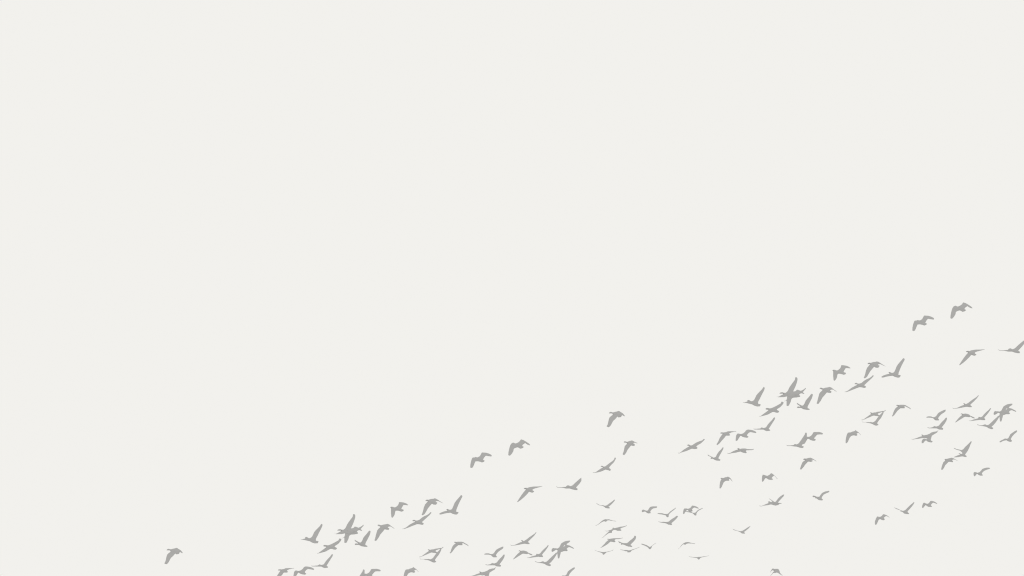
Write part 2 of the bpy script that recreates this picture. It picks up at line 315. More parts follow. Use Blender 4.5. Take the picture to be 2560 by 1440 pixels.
     '2442.2,1060.2 2444.7,1061.2 2448.9,1063.0 2454.5,1063.3 2457.3,1062.8 2460.2,1061.2 2463.7,1060.9 2467.2,1063.1 2472.1,1061.6 2474.9,1059.1 2479.8,1054.5 2485.5,1048.9 2491.1,1044.0 2495.3,1039.8 2498.8,1038.4 2498.8,1041.2 2496.7,1044.7 2492.5,1051.7 2488.3,1057.3 2483.4,1063.0 2479.8,1065.8 2478.8,1067.5 2482.3,1068.9 2483.2,1070.7 2481.3,1073.0 2477.7,1072.8 2470.7,1070.4 2467.2,1067.5 2460.2,1065.8 2452.4,1064.7 2447.5,1063.7 2444.0,1062.4',
     ''),
    ('bird with round left wing and upswept wing in the star-shaped pair, right flock', 'bird with round left wing and upswept wing in the star-shaped pair, left flock',
     '2486.9,1033.4 2513.6,1035.5',
     '2485.5,1029.2 2488.3,1027.3 2491.1,1028.2 2495.7,1028.2 2497.8,1029.0 2500.6,1028.2 2503.8,1025.7 2506.6,1020.1 2508.7,1016.2 2512.2,1013.8 2518.5,1010.6 2524.8,1009.4 2530.8,1009.0 2531.5,1010.9 2528.4,1013.8 2524.8,1015.9 2521.5,1018.7 2519.2,1019.7 2517.3,1020.1 2514.9,1022.8 2514.7,1024.3 2517.1,1028.5 2513.6,1033.4 2506.6,1035.5 2500.9,1034.8 2498.1,1032.7 2495.3,1031.9 2491.8,1034.5 2486.9,1037.3 2484.3,1036.3 2484.1,1032.4',
     ''),
    ('bird with wing pointing straight down in the star-shaped pair, right flock', 'bird with wing pointing straight down in the star-shaped pair, left flock',
     '2500.9,1029.2 2524.5,1033.1',
     '2499.5,1034.1 2500.9,1028.5 2505.2,1025.0 2512.2,1024.4 2515.4,1024.2 2517.3,1022.5 2518.2,1020.4 2519.6,1018.7 2521.2,1018.1 2524.1,1020.1 2529.8,1021.5 2534.7,1024.3 2538.2,1026.1 2540.7,1028.5 2540.3,1029.9 2536.8,1028.5 2532.6,1026.4 2528.0,1025.4 2524.8,1027.1 2521.7,1030.5 2524.8,1032.4 2524.8,1034.1 2522.7,1035.5 2515.0,1035.5 2510.8,1037.3 2507.4,1038.0 2506.6,1042.6 2504.5,1050.3 2503.4,1053.5 2501.6,1054.0 2500.2,1053.1 2499.5,1048.9 2498.8,1043.3 2498.1,1039.1 2498.8,1036.3',
     ''),
    ('small bird with bent raised wing near the right edge, below the star-shaped pair', "bird cut by the bottom edge below the left flock's star-shaped pair, bent wing raised",
     '2512.8,1097.1 2529.0,1102.7',
     '2498.6,1104.2 2501.6,1101.6 2507.2,1099.1 2512.3,1096.1 2517.9,1096.8 2520.9,1095.0 2523.4,1090.5 2525.5,1085.9 2531.6,1081.3 2537.7,1077.3 2541.7,1075.7 2543.2,1077.8 2541.7,1080.3 2535.6,1085.4 2530.6,1091.0 2528.0,1095.5 2527.0,1098.1 2529.7,1101.1 2529.7,1103.2 2527.5,1104.7 2523.4,1104.2 2519.9,1103.2 2516.3,1100.6 2509.2,1101.8 2504.1,1104.2 2500.1,1106.2',
     ''),
    ('bird with wings spread like a fork beside a drooping-winged bird, lower right flock', '',
     '2397.5,1134.1 2416.3,1140.7',
     '2384.1,1119.9 2386.3,1120.1 2391.4,1122.5 2396.5,1123.5 2403.6,1125.2 2408.2,1123.0 2412.7,1117.4 2417.8,1112.8 2422.9,1107.7 2427.0,1103.2 2429.2,1103.2 2429.0,1105.7 2425.9,1111.8 2422.9,1119.9 2418.8,1128.0 2414.3,1134.1 2412.7,1136.2 2413.8,1138.2 2416.6,1139.7 2416.3,1142.5 2411.7,1142.3 2406.6,1141.0 2402.6,1141.3 2396.5,1142.5 2390.4,1143.3 2384.3,1143.3 2384.5,1142.5 2389.4,1140.4 2394.5,1138.2 2401.4,1136.2 2396.5,1134.6 2397.0,1133.3 2400.0,1133.3 2402.1,1135.0 2404.6,1134.6 2406.3,1132.6 2403.6,1129.6 2400.0,1126.7 2394.5,1125.2 2389.4,1123.5 2385.3,1121.4',
     ''),
    ('drooping-winged bird directly below left of the fork-winged bird, lower right flock', '',
     '2362.5,1148.4 2382.3,1154.5',
     '2361.2,1149.4 2362.5,1147.3 2367.0,1147.1 2372.1,1145.8 2379.2,1144.1 2383.3,1145.3 2388.4,1148.2 2393.9,1151.4 2393.2,1152.0 2388.4,1149.2 2384.3,1148.6 2379.7,1150.2 2382.8,1152.9 2381.8,1155.7 2375.2,1154.5 2371.6,1154.5 2368.0,1158.0 2363.0,1163.1 2359.9,1169.7 2356.9,1173.8 2354.3,1175.0 2353.0,1173.2 2353.8,1168.7 2355.9,1161.6 2358.4,1155.5 2363.0,1151.4 2362.8,1150.4',
     ''),
    ('small bird with short round left wing, lowest near the right edge of the right flock', '',
     '2440.7,1181.9 2456.9,1188.0',
     '2435.1,1180.4 2437.1,1179.8 2440.7,1180.7 2443.7,1182.1 2449.3,1180.0 2452.9,1176.3 2455.4,1172.5 2460.5,1170.5 2466.6,1169.0 2472.7,1169.0 2475.2,1170.5 2474.2,1172.2 2466.6,1174.3 2460.5,1177.3 2456.4,1180.9 2454.9,1183.4 2455.1,1185.9 2457.6,1187.5 2455.9,1189.2 2450.3,1189.0 2446.8,1187.5 2443.7,1185.1 2441.7,1184.9 2439.1,1188.5 2436.6,1191.0 2434.6,1189.5 2433.6,1184.4 2434.1,1181.9',
     ''),
    ('bird with steep wing touching its neighbour to the right, middle of the right flock', 'bird showing only its pointed wingtip at the bottom edge, touching its right neighbour',
     '1986.4,1110.7 2008.8,1117.5',
     '1965.5,1112.3 1967.1,1112.3 1969.7,1113.6 1978.5,1113.3 1983.8,1112.5 1986.9,1109.9 1992.1,1111.0 1996.8,1108.1 2002.5,1100.3 2007.7,1092.5 2011.9,1086.2 2012.9,1082.6 2015.0,1080.8 2017.1,1083.1 2017.1,1091.5 2020.2,1094.6 2018.1,1098.2 2015.0,1104.0 2011.4,1109.2 2008.8,1110.0 2006.7,1110.2 2004.8,1113.9 2006.1,1115.2 2009.6,1116.2 2007.9,1119.8 2002.5,1119.9 1997.3,1118.5 1992.1,1116.7 1983.8,1115.9 1977.5,1114.9 1970.2,1115.0 1967.6,1114.2',
     ''),
    ('bird with flat-topped right wing touching the steep-winged bird on its left, mid right flock', 'flat-topped wing bird cut by the bottom edge, right of a pointed wingtip',
     '2017.1,1093.0 2039.0,1099.3',
     '2011.9,1092.5 2017.1,1091.7 2022.8,1092.0 2027.5,1089.4 2031.1,1085.2 2033.2,1081.0 2035.8,1080.0 2047.3,1079.8 2053.5,1081.2 2057.5,1083.6 2056.1,1086.2 2048.3,1086.0 2043.1,1086.6 2039.0,1090.9 2035.3,1095.4 2035.8,1096.7 2039.2,1098.2 2038.8,1100.8 2035.8,1102.1 2031.7,1101.7 2026.5,1100.3 2021.8,1097.2 2019.2,1097.2 2017.1,1098.8 2011.9,1097.7',
     ''),
    ('compact round-shouldered bird alone below the two meeting wingtips, mid right flock', 'compact round-shouldered bird cut by the bottom edge, below the two meeting wingtips',
     '2119.2,1082.1 2143.1,1087.3',
     '2118.1,1084.2 2120.2,1081.6 2123.3,1081.0 2125.9,1081.2 2130.6,1079.0 2135.8,1077.9 2139.0,1075.3 2142.1,1077.7 2146.8,1081.0 2149.9,1084.7 2152.3,1087.8 2151.5,1087.9 2148.3,1084.2 2145.7,1081.9 2141.0,1084.2 2143.6,1086.8 2142.6,1088.9 2139.8,1089.7 2135.8,1088.5 2132.2,1088.5 2127.5,1090.4 2124.4,1094.1 2121.8,1099.8 2119.2,1105.5 2116.0,1108.1 2114.2,1107.3 2114.0,1101.9 2115.0,1094.6 2116.6,1088.3',
     ''),
    ('drooping-winged bird alone below the touching steep-winged pair, mid right flock', '',
     '2008.8,1148.2 2031.7,1152.4',
     '2007.9,1149.0 2009.3,1146.7 2011.9,1146.1 2015.5,1146.5 2021.2,1144.8 2026.5,1144.1 2031.7,1146.5 2037.9,1150.3 2041.9,1153.8 2040.0,1153.1 2033.8,1149.6 2029.1,1149.3 2028.5,1150.3 2032.2,1151.7 2031.1,1153.4 2027.3,1154.8 2023.3,1154.2 2020.2,1154.0 2017.1,1157.1 2012.9,1161.8 2008.8,1167.5 2003.5,1173.8 2000.4,1173.5 2000.4,1170.6 2002.5,1164.4 2005.6,1156.6 2007.7,1154.0 2013.4,1150.3 2010.8,1149.8 2008.8,1149.8',
     ''),
    ("long gliding bird, leftmost of the right flock's middle row", '',
     '1718.9,1112.2 1742.8,1120.0',
     '1695.0,1132.0 1698.9,1132.2 1702.2,1130.0 1708.9,1124.4 1716.7,1119.4 1723.9,1115.6 1722.8,1115.0 1718.3,1113.9 1718.0,1112.4 1720.6,1110.9 1723.3,1111.7 1727.2,1113.9 1731.7,1112.2 1738.9,1107.2 1747.8,1103.3 1756.1,1100.6 1758.3,1097.8 1760.9,1097.2 1762.2,1098.6 1758.9,1102.2 1752.2,1108.3 1745.6,1112.2 1740.9,1115.6 1741.4,1117.2 1743.9,1119.4 1742.4,1122.0 1736.7,1122.8 1729.4,1121.7 1724.4,1123.9 1716.7,1127.2 1707.8,1130.0 1701.1,1132.0 1697.2,1133.9',
     ''),
    ('bird with level right wing and long left wing down, left of the crook-winged bird', 'leftmost bird cut by the bottom edge, level right wing',
     '1801.7,1082.2 1824.4,1087.8',
     '1800.6,1083.3 1801.7,1081.3 1804.4,1080.8 1807.8,1081.3 1815.6,1080.0 1819.4,1078.3 1827.8,1078.0 1836.7,1078.3 1840.9,1077.6 1840.6,1078.7 1834.4,1079.7 1827.8,1081.3 1822.2,1084.2 1825.0,1086.1 1823.9,1089.2 1815.0,1089.1 1811.1,1094.4 1804.4,1101.7 1798.9,1108.3 1793.3,1112.8 1791.4,1111.7 1792.2,1109.1 1795.6,1103.9 1798.9,1095.6 1803.3,1088.9 1807.0,1084.4 1806.7,1083.9 1802.2,1084.1',
     ''),
    ("crook-winged bird between a level-winged bird and a V-winged bird, right flock's left part", 'crook-winged bird second from left along the bottom edge',
     '1848.9,1085.6 1870.6,1092.2',
     '1842.8,1084.4 1845.6,1083.6 1852.2,1085.2 1857.8,1083.3 1862.2,1080.0 1865.0,1076.1 1867.8,1074.1 1872.2,1073.9 1880.0,1075.0 1885.6,1076.9 1890.0,1079.4 1891.1,1081.1 1889.4,1082.6 1882.2,1081.3 1875.6,1080.0 1871.1,1082.8 1867.8,1086.7 1867.8,1090.0 1871.1,1090.9 1870.6,1093.3 1867.8,1094.4 1861.1,1093.6 1855.6,1091.7 1852.2,1088.9 1850.0,1090.6 1846.7,1096.1 1844.4,1100.6 1841.1,1102.4 1839.1,1101.1 1839.4,1095.6 1840.6,1088.3',
     ''),
    ("V-winged bird upper right of the crook-winged bird, right flock's left part", 'V-winged bird upper right of the crook-winged bird at the bottom edge, left flock',
     '1903.9,1069.4 1925.6,1075.6',
     '1883.1,1071.3 1885.0,1072.0 1891.1,1072.0 1900.6,1071.1 1904.4,1068.3 1908.9,1070.2 1915.0,1068.3 1918.9,1062.2 1923.3,1056.7 1930.0,1050.0 1934.4,1043.9 1936.7,1043.3 1938.0,1044.4 1936.7,1048.9 1932.2,1055.6 1926.7,1064.4 1922.0,1071.7 1923.3,1073.3 1925.9,1075.0 1925.0,1076.9 1916.7,1077.8 1912.2,1076.1 1908.9,1074.1 1897.8,1073.9 1886.7,1073.6 1884.2,1072.8',
     ''),
    ('small bird with raised wing and thin left wing, below the level-winged bird, right flock', '',
     '1776.7,1146.1 1800.9,1149.4',
     '1768.9,1136.3 1770.6,1136.9 1774.4,1139.4 1780.0,1142.0 1784.4,1144.2 1789.4,1142.2 1792.2,1136.1 1796.7,1129.4 1803.3,1122.8 1806.7,1118.3 1809.1,1118.9 1807.8,1123.3 1802.2,1133.3 1796.7,1143.3 1796.1,1146.1 1797.8,1147.6 1801.1,1148.7 1800.0,1152.0 1791.1,1151.4 1787.2,1150.0 1782.2,1146.9 1776.7,1147.0 1776.4,1145.8 1778.3,1143.3 1774.4,1141.1 1770.0,1139.1',
     ''),
    ("flat gliding bird directly below the crook-winged bird in the right flock's left part", '',
     '1844.2,1121.7 1866.7,1131.1',
     '1817.8,1132.2 1820.6,1133.1 1825.6,1132.2 1833.3,1127.8 1840.0,1125.0 1845.3,1123.9 1843.3,1122.2 1843.9,1120.6 1846.7,1120.2 1850.0,1122.2 1854.4,1121.3 1863.3,1121.1 1868.9,1122.8 1878.9,1123.1 1885.0,1122.0 1885.0,1123.3 1878.9,1125.3 1871.1,1125.6 1866.7,1125.6 1864.1,1127.8 1867.2,1130.9 1865.0,1133.1 1858.9,1132.0 1854.4,1130.6 1851.7,1128.9 1846.7,1129.8 1838.9,1131.7 1830.0,1132.8 1824.4,1134.1 1820.0,1134.1 1818.3,1133.1',
     ''),
    ('highest bird of the centre column, drooping broad wing and neck stretched out', 'lone bird far left, well apart from every other bird',
     '1524.2,1031.5 1551.8,1039.0',
     '1521.9,1033.0 1523.6,1031.1 1525.8,1029.7 1529.2,1029.9 1530.2,1030.8 1533.6,1030.8 1536.8,1029.7 1541.8,1028.8 1546.4,1027.3 1548.3,1027.7 1551.1,1029.7 1554.2,1031.5 1557.4,1033.6 1559.9,1036.5 1561.6,1038.6 1561.4,1040.8 1559.6,1040.2 1557.1,1038.5 1555.5,1037.8 1553.9,1039.6 1553.3,1041.8 1551.8,1042.8 1546.8,1043.5 1545.5,1043.5 1544.4,1041.8 1543.0,1041.6 1540.5,1045.2 1536.8,1049.0 1533.0,1052.1 1530.5,1056.5 1528.0,1061.5 1525.5,1065.2 1523.3,1067.1 1520.8,1068.2 1519.9,1066.8 1518.3,1067.4 1516.6,1065.3 1518.9,1061.8 1520.5,1055.8 1521.9,1049.0 1523.6,1044.0 1526.8,1040.8 1530.2,1038.3 1531.8,1037.1 1531.4,1034.3 1528.6,1033.5 1523.6,1033.5',
     ''),
    ('second bird down in the centre column, broad wing hanging straight down', '',
     '1561.0,1105.3 1586.1,1112.2',
     '1558.8,1105.0 1562.1,1103.0 1567.6,1104.7 1574.2,1102.3 1580.2,1101.0 1584.8,1103.4 1589.4,1105.6 1593.7,1107.6 1592.7,1108.4 1588.7,1107.0 1585.4,1106.6 1583.2,1108.7 1586.8,1110.5 1587.2,1113.2 1585.4,1114.9 1579.5,1114.2 1577.5,1113.6 1572.9,1119.5 1568.7,1124.8 1565.6,1131.4 1562.3,1136.0 1560.1,1137.7 1558.1,1136.9 1556.4,1135.3 1558.7,1130.1 1560.8,1120.8 1561.7,1115.5 1565.6,1111.6 1567.9,1108.3 1565.6,1106.6 1561.7,1106.7',
     ''),
    ('third bird down in the centre column, gliding with curved wings', '',
     '1503.6,1165.7 1526.1,1174.9',
     '1481.6,1180.2 1485.2,1181.2 1489.8,1179.9 1496.4,1175.2 1501.7,1171.6 1507.3,1169.0 1506.3,1167.4 1501.9,1167.0 1502.3,1165.4 1504.6,1164.1 1509.6,1166.6 1513.5,1165.7 1522.8,1158.4 1532.0,1151.8 1536.0,1147.5 1536.0,1144.6 1537.9,1143.6 1539.9,1144.8 1539.3,1147.5 1534.6,1155.8 1528.0,1162.4 1523.8,1167.0 1522.8,1170.3 1526.7,1172.9 1527.0,1175.2 1524.7,1177.3 1520.8,1175.6 1513.5,1174.0 1508.3,1176.5 1501.7,1179.1 1493.7,1181.1 1485.8,1182.0 1482.5,1181.5',
     ''),
    ('small humped bird below the raised-wing and flat gliding birds, centre right', '',
     '1802.5,1196.0 1823.1,1200.6',
     '1801.0,1196.2 1803.1,1194.6 1808.1,1195.0 1813.1,1193.1 1816.2,1192.8 1819.4,1191.5 1823.1,1192.8 1826.9,1196.5 1829.8,1200.6 1831.2,1204.0 1830.4,1203.8 1827.5,1199.8 1824.0,1196.9 1821.9,1198.5 1823.8,1200.2 1822.2,1201.9 1814.4,1201.9 1809.4,1205.6 1806.2,1212.5 1803.8,1218.1 1801.2,1221.2 1798.8,1220.6 1799.1,1212.5 1800.6,1203.8 1802.2,1200.0 1804.0,1198.8',
     ''),
    ('small bird with M-shaped wings right of the small humped bird, centre right', '',
     '1910.0,1190.6 1931.9,1198.8',
     '1904.8,1195.0 1905.6,1189.4 1907.2,1186.6 1911.2,1187.5 1918.1,1189.8 1923.8,1186.9 1927.5,1182.9 1930.6,1183.8 1935.6,1188.1 1940.6,1193.1 1943.8,1196.9 1942.9,1197.5 1939.4,1193.1 1935.4,1189.0 1931.2,1191.9 1929.0,1195.6 1931.9,1196.9 1931.9,1199.4 1927.5,1199.8 1921.2,1198.8 1916.9,1196.0 1914.0,1194.8 1911.9,1197.5 1909.4,1201.9 1906.9,1204.4 1904.8,1203.8',
     ''),
    ('bird with one wing raised and curled left wingtip in a lone overlapping pair, centre right', '',
     '1921.2,1254.4 1947.5,1260.0',
     '1898.1,1263.5 1903.1,1265.0 1907.5,1263.5 1913.8,1260.6 1921.6,1257.5 1920.0,1255.0 1921.2,1253.4 1923.8,1253.1 1925.6,1254.8 1930.0,1254.4 1933.1,1254.0 1936.2,1255.0 1939.4,1254.0 1942.5,1250.0 1945.6,1245.6 1951.2,1240.6 1956.9,1236.9 1960.0,1235.9 1960.6,1237.5 1958.8,1240.6 1952.5,1247.5 1947.5,1253.1 1945.0,1256.2 1947.2,1257.9 1948.1,1259.4 1946.2,1262.5 1938.8,1264.0 1934.4,1263.1 1927.5,1261.0 1920.0,1262.8 1910.0,1264.0 1903.1,1266.0 1899.4,1265.2',
     ''),
    ('mostly hidden bird showing a thin spike wing in the lone overlapping pair, centre right', '',
     '1930.0,1256.2 1947.5,1259.0',
     '1922.5,1245.9 1927.8,1249.0 1932.8,1252.5 1937.5,1255.6 1945.0,1256.9 1954.4,1257.8 1954.1,1258.9 1948.1,1259.8 1942.5,1261.0 1936.2,1260.2 1931.9,1257.5 1930.4,1255.0 1930.8,1253.5 1927.0,1250.1 1922.1,1246.5',
     ''),
    ('small bird with knob-like left wing, alone right of the lone overlapping pair', '',
     '2038.8,1243.8 2056.9,1248.8',
     '2031.2,1240.0 2033.8,1238.8 2037.5,1239.8 2042.5,1241.9 2048.1,1241.9 2051.2,1237.5 2055.0,1232.5 2062.5,1228.8 2072.5,1226.9 2073.8,1228.1 2071.9,1230.6 2065.0,1233.5 2059.4,1236.2 2055.6,1241.2 2053.8,1245.6 2057.5,1248.8 2055.6,1251.2 2048.8,1250.6 2045.0,1249.0 2041.9,1246.2 2038.1,1245.9 2037.5,1242.8 2033.8,1243.1 2031.5,1241.9',
     ''),
    ('tiny bird with shallow V wings, alone in the bottom centre right', '',
     '1848.8,1328.8 1861.9,1333.1',
     '1831.0,1322.2 1833.8,1323.1 1841.2,1326.0 1845.0,1326.9 1850.6,1328.2 1856.2,1326.9 1863.8,1322.2 1870.0,1318.1 1875.6,1314.8 1876.0,1315.6 1871.9,1320.6 1866.9,1325.0 1860.6,1329.4 1861.0,1331.2 1863.1,1333.1 1861.9,1334.0 1855.0,1333.8 1852.5,1331.9 1849.4,1329.8 1844.4,1327.8 1836.2,1325.6 1833.1,1324.0',
     ''),
    ('lowest left of three birds in a row at lower right, wings hunched', '',
     '2195.0,1291.6 2211.8,1298.6',
     '2187.2,1304.8 2188.4,1300.2 2190.3,1295.5 2192.3,1292.0 2194.2,1290.8 2196.6,1292.0 2200.1,1292.1 2204.4,1290.0 2206.7,1286.9 2208.3,1285.3 2212.2,1286.2 2216.9,1288.0 2220.8,1290.8 2223.9,1293.5 2223.5,1294.1 2220.8,1292.2 2218.0,1290.8 2215.3,1290.0 2212.6,1291.6 2209.8,1294.3 2210.2,1295.9 2212.0,1298.0 2211.4,1299.5 2208.7,1300.8 2204.4,1299.8 2200.5,1297.8 2197.0,1299.0 2195.0,1303.3 2192.7,1308.8 2190.5,1311.9 2188.1,1311.7 2187.2,1308.8',
     ''),
    ('middle of three birds in a row at lower right, wings in a wide V', '',
     '2251.2,1277.1 2272.3,1284.5',
     '2235.2,1267.7 2237.2,1269.1 2242.7,1271.2 2248.1,1273.6 2252.0,1275.8 2257.5,1277.1 2260.6,1276.3 2264.5,1274.0 2269.2,1268.9 2275.5,1262.7 2280.9,1258.4 2284.8,1254.8 2286.2,1256.2 2283.3,1261.5 2279.4,1266.6 2274.7,1272.0 2270.4,1276.7 2268.8,1278.7 2269.6,1280.6 2273.0,1284.1 2272.3,1285.2 2266.9,1285.2 2260.6,1283.9 2256.7,1280.2 2252.8,1278.7 2250.3,1277.9 2250.5,1276.9 2252.0,1276.3 2246.6,1274.4 2240.3,1272.2 2236.4,1269.7',
     ''),
    ('uppermost right of three birds in a row at lower right, wings hunched', '',
     '2310.6,1258.8 2329.8,1266.6',
     '2305.2,1267.3 2305.9,1262.7 2307.9,1258.4 2309.8,1256.2 2314.5,1258.4 2317.7,1259.5 2320.4,1259.0 2323.5,1256.0 2326.2,1252.1 2330.2,1252.1 2335.6,1253.7 2340.3,1256.4 2343.4,1259.5 2342.3,1260.1 2338.0,1258.1 2334.8,1256.8 2332.5,1256.8 2329.4,1259.5 2327.0,1262.7 2327.8,1264.2 2330.0,1265.4 2329.8,1267.0 2326.2,1267.3 2320.0,1267.0 2316.5,1264.2 2314.1,1262.8 2312.2,1264.2 2309.8,1267.7 2307.5,1269.9 2305.3,1269.9',
     ''),
    ('small bird with wings in a wide curve, top of the bottom centre cluster', '',
     '1507.5,1263.8 1523.8,1269.7',
     '1490.3,1257.5 1491.9,1258.0 1495.0,1260.3 1498.1,1262.0 1502.5,1263.4 1507.5,1263.0 1511.2,1264.4 1515.6,1263.8 1519.4,1261.6 1523.8,1258.1 1528.8,1254.7 1532.8,1251.6 1535.6,1248.9 1537.2,1249.4 1536.9,1251.6 1533.1,1255.9 1528.8,1260.6 1524.4,1264.4 1520.9,1266.6 1523.8,1268.1 1524.4,1270.0 1523.9,1271.1 1517.5,1270.8 1513.8,1269.7 1511.2,1267.5 1507.5,1265.1 1503.8,1264.5 1498.1,1263.1 1495.0,1261.9 1491.6,1259.1',
     ''),
    ('thin arched bird seen from behind below the wide-curve bird, bottom centre cluster', '',
     '1520.0,1298.4 1513.8,1303.8',
     '1488.9,1313.4 1493.1,1311.9 1496.9,1309.1 1500.6,1305.9 1503.8,1302.8 1507.5,1300.3 1511.2,1298.6 1514.4,1297.8 1517.5,1298.6 1520.6,1298.0 1523.8,1298.6 1528.1,1300.3 1532.5,1301.6 1538.8,1302.2 1541.2,1303.8 1539.4,1303.5 1533.8,1302.6 1527.5,1301.8 1523.1,1300.8 1519.4,1300.8 1516.9,1302.0 1515.9,1303.9 1513.8,1304.2 1512.2,1303.8 1510.0,1302.8 1506.9,1304.4 1502.5,1306.6 1498.1,1309.7 1494.4,1312.2 1490.6,1313.9 1489.1,1314.2',
     ''),
    ('small bird with round knob left wing, left end of the row of four, bottom centre', '',
     '1612.0,1276.6 1626.7,1282.5',
     '1604.4,1277.3 1605.3,1275.2 1608.1,1273.6 1611.3,1275.2 1616.2,1276.7 1619.7,1276.0 1621.8,1272.3 1624.3,1268.5 1627.4,1266.6 1631.6,1265.9 1642.2,1265.9 1643.2,1267.3 1641.8,1269.2 1638.0,1270.1 1633.8,1270.9 1630.2,1272.7 1627.4,1276.2 1625.3,1279.7 1627.1,1282.0 1626.7,1282.9 1621.1,1283.7 1617.2,1282.5 1614.4,1279.4 1610.5,1278.8 1606.7,1280.6 1604.8,1279.7',
     ''),
    ('thin V-winged bird above a thicker V-winged bird, bottom centre', '',
     '1663.3,1285.7 1669.3,1292.4',
     '1642.9,1283.2 1645.7,1282.8 1654.8,1282.9 1658.4,1283.9 1661.9,1285.0 1667.5,1284.9 1670.3,1283.9 1675.2,1279.0 1680.9,1274.8 1685.8,1271.6 1689.2,1269.2 1690.0,1270.2 1687.2,1273.0 1681.6,1277.3 1676.6,1281.5 1673.1,1285.0 1671.9,1287.8 1671.4,1292.4 1668.9,1293.3 1666.4,1291.9 1665.0,1289.2 1663.3,1288.0 1659.8,1287.3 1654.1,1286.1 1648.5,1285.4 1645.0,1284.3',
     ''),
    ('thicker V-winged bird directly beneath the thin V-winged bird, bottom centre', '',
     '1661.2,1305.4 1679.5,1311.0',
     '1645.7,1303.1 1646.8,1303.1 1649.2,1304.5 1653.4,1305.0 1659.8,1304.3 1662.6,1305.0 1668.2,1304.7 1672.4,1303.6 1675.9,1300.1 1680.9,1296.6 1686.5,1293.4 1690.7,1289.9 1692.5,1289.0 1694.9,1290.6 1694.2,1292.7 1690.7,1297.0 1685.8,1301.9 1681.6,1305.4 1678.4,1308.2 1680.3,1310.7 1679.8,1312.1 1677.3,1312.9 1675.2,1311.9 1671.0,1311.7 1666.8,1309.3 1662.6,1307.9 1656.3,1307.1 1650.6,1306.1 1647.8,1305.0',
     ''),
    ('hunched bird at the left of a touching pair, right end of bottom centre cluster', '',
     '1713.9,1273.0 1731.5,1277.3',
     '1707.6,1282.2 1708.3,1276.6 1709.3,1273.0 1711.1,1271.1 1716.0,1271.1 1720.2,1272.0 1723.8,1270.6 1726.6,1268.8 1728.3,1266.4 1730.4,1263.9 1735.7,1264.5 1740.6,1266.0 1744.8,1268.5 1747.0,1270.6 1746.3,1271.8 1742.0,1270.6 1737.8,1269.0 1735.0,1268.8 1732.2,1270.9 1729.7,1274.5 1732.2,1277.3 1730.1,1278.7 1726.6,1279.5 1722.7,1279.4 1721.1,1276.9 1719.5,1275.2 1717.4,1274.7 1715.9,1276.2 1715.0,1278.3 1712.5,1280.8 1710.4,1285.0 1707.9,1284.6',
     ''),
    ('thin-winged bird at the right of a touching pair, bottom centre cluster', '',
     '1732.2,1282.2 1739.6,1288.5',
     '1714.6,1277.6 1719.5,1278.0 1723.8,1278.7 1728.0,1279.7 1732.2,1282.0 1737.8,1281.8 1740.6,1279.4 1743.4,1276.2 1747.7,1273.4 1751.9,1271.6 1756.8,1269.9 1757.4,1270.6 1753.3,1273.0 1748.4,1275.5 1744.8,1278.3 1742.4,1281.1 1741.2,1283.6 1741.0,1287.8 1739.2,1289.0 1736.8,1288.2 1735.0,1286.4 1732.9,1284.2 1730.1,1282.5 1725.2,1281.5 1719.5,1280.4 1714.6,1278.8',
     ''),
    ('upper right of two crossing birds with level wings, bottom centre cluster', '',
     '1533.4,1319.7 1552.8,1326.0',
     '1512.7,1326.4 1515.2,1327.3 1520.1,1326.9 1524.3,1325.3 1531.0,1322.9 1531.2,1320.7 1533.1,1318.8 1535.5,1320.3 1539.1,1320.0 1540.5,1319.3 1544.7,1318.6 1550.3,1316.9 1556.6,1316.2 1560.9,1315.6 1565.1,1314.1 1567.4,1313.0 1566.8,1314.4 1563.0,1316.5 1558.0,1318.4 1553.1,1320.0 1550.3,1322.4 1553.5,1325.0 1553.1,1326.9 1543.3,1326.9 1539.8,1325.2 1536.3,1324.5 1532.0,1325.7 1528.5,1327.3 1525.0,1327.8 1519.4,1328.1 1515.2,1328.1 1513.4,1327.4',
     ''),
    ('lower left of two crossing birds, thin wing trailing down, bottom centre cluster', '',
     '1525.0,1328.1 1529.2,1331.6',
     '1502.9,1345.2 1506.0,1344.3 1509.5,1340.8 1513.0,1337.3 1516.6,1333.8 1520.1,1330.6 1522.9,1328.5 1525.0,1327.3 1529.2,1327.1 1532.4,1324.6 1536.3,1323.2 1539.8,1321.1 1539.9,1322.1 1537.0,1324.3 1533.4,1325.3 1531.2,1327.1 1529.9,1328.1 1529.9,1332.0 1525.7,1332.3 1522.9,1332.5 1519.4,1334.5 1515.2,1337.6 1510.9,1340.8 1507.4,1344.2 1505.3,1345.1',
     ''),
    ('bird with level right wing and drooped left wing beside a big raised-wing bird, bottom centre', '',
     '1519.4,1347.8 1538.0,1354.1',
     '1518.0,1348.5 1519.4,1346.6 1522.9,1347.5 1527.8,1346.5 1534.1,1345.7 1543.3,1345.4 1551.0,1345.4 1557.0,1344.3 1556.8,1345.4 1552.4,1346.4 1547.5,1347.7 1540.5,1347.8 1537.7,1348.9 1535.9,1350.5 1538.7,1353.1 1538.4,1354.5 1535.5,1355.8 1532.0,1354.8 1526.4,1354.0 1523.6,1356.3 1519.4,1360.1 1513.8,1363.6 1508.1,1366.8 1504.3,1368.6 1501.1,1369.5 1501.4,1368.6 1503.6,1367.6 1506.7,1364.0 1511.6,1359.4 1514.5,1355.5 1518.0,1352.4 1522.0,1349.6 1521.5,1348.9 1519.0,1348.9',
     ''),
    ('largest raised-wing bird of the bottom centre cluster, square wingtip', '',
     '1554.5,1359.1 1580.2,1366.4',
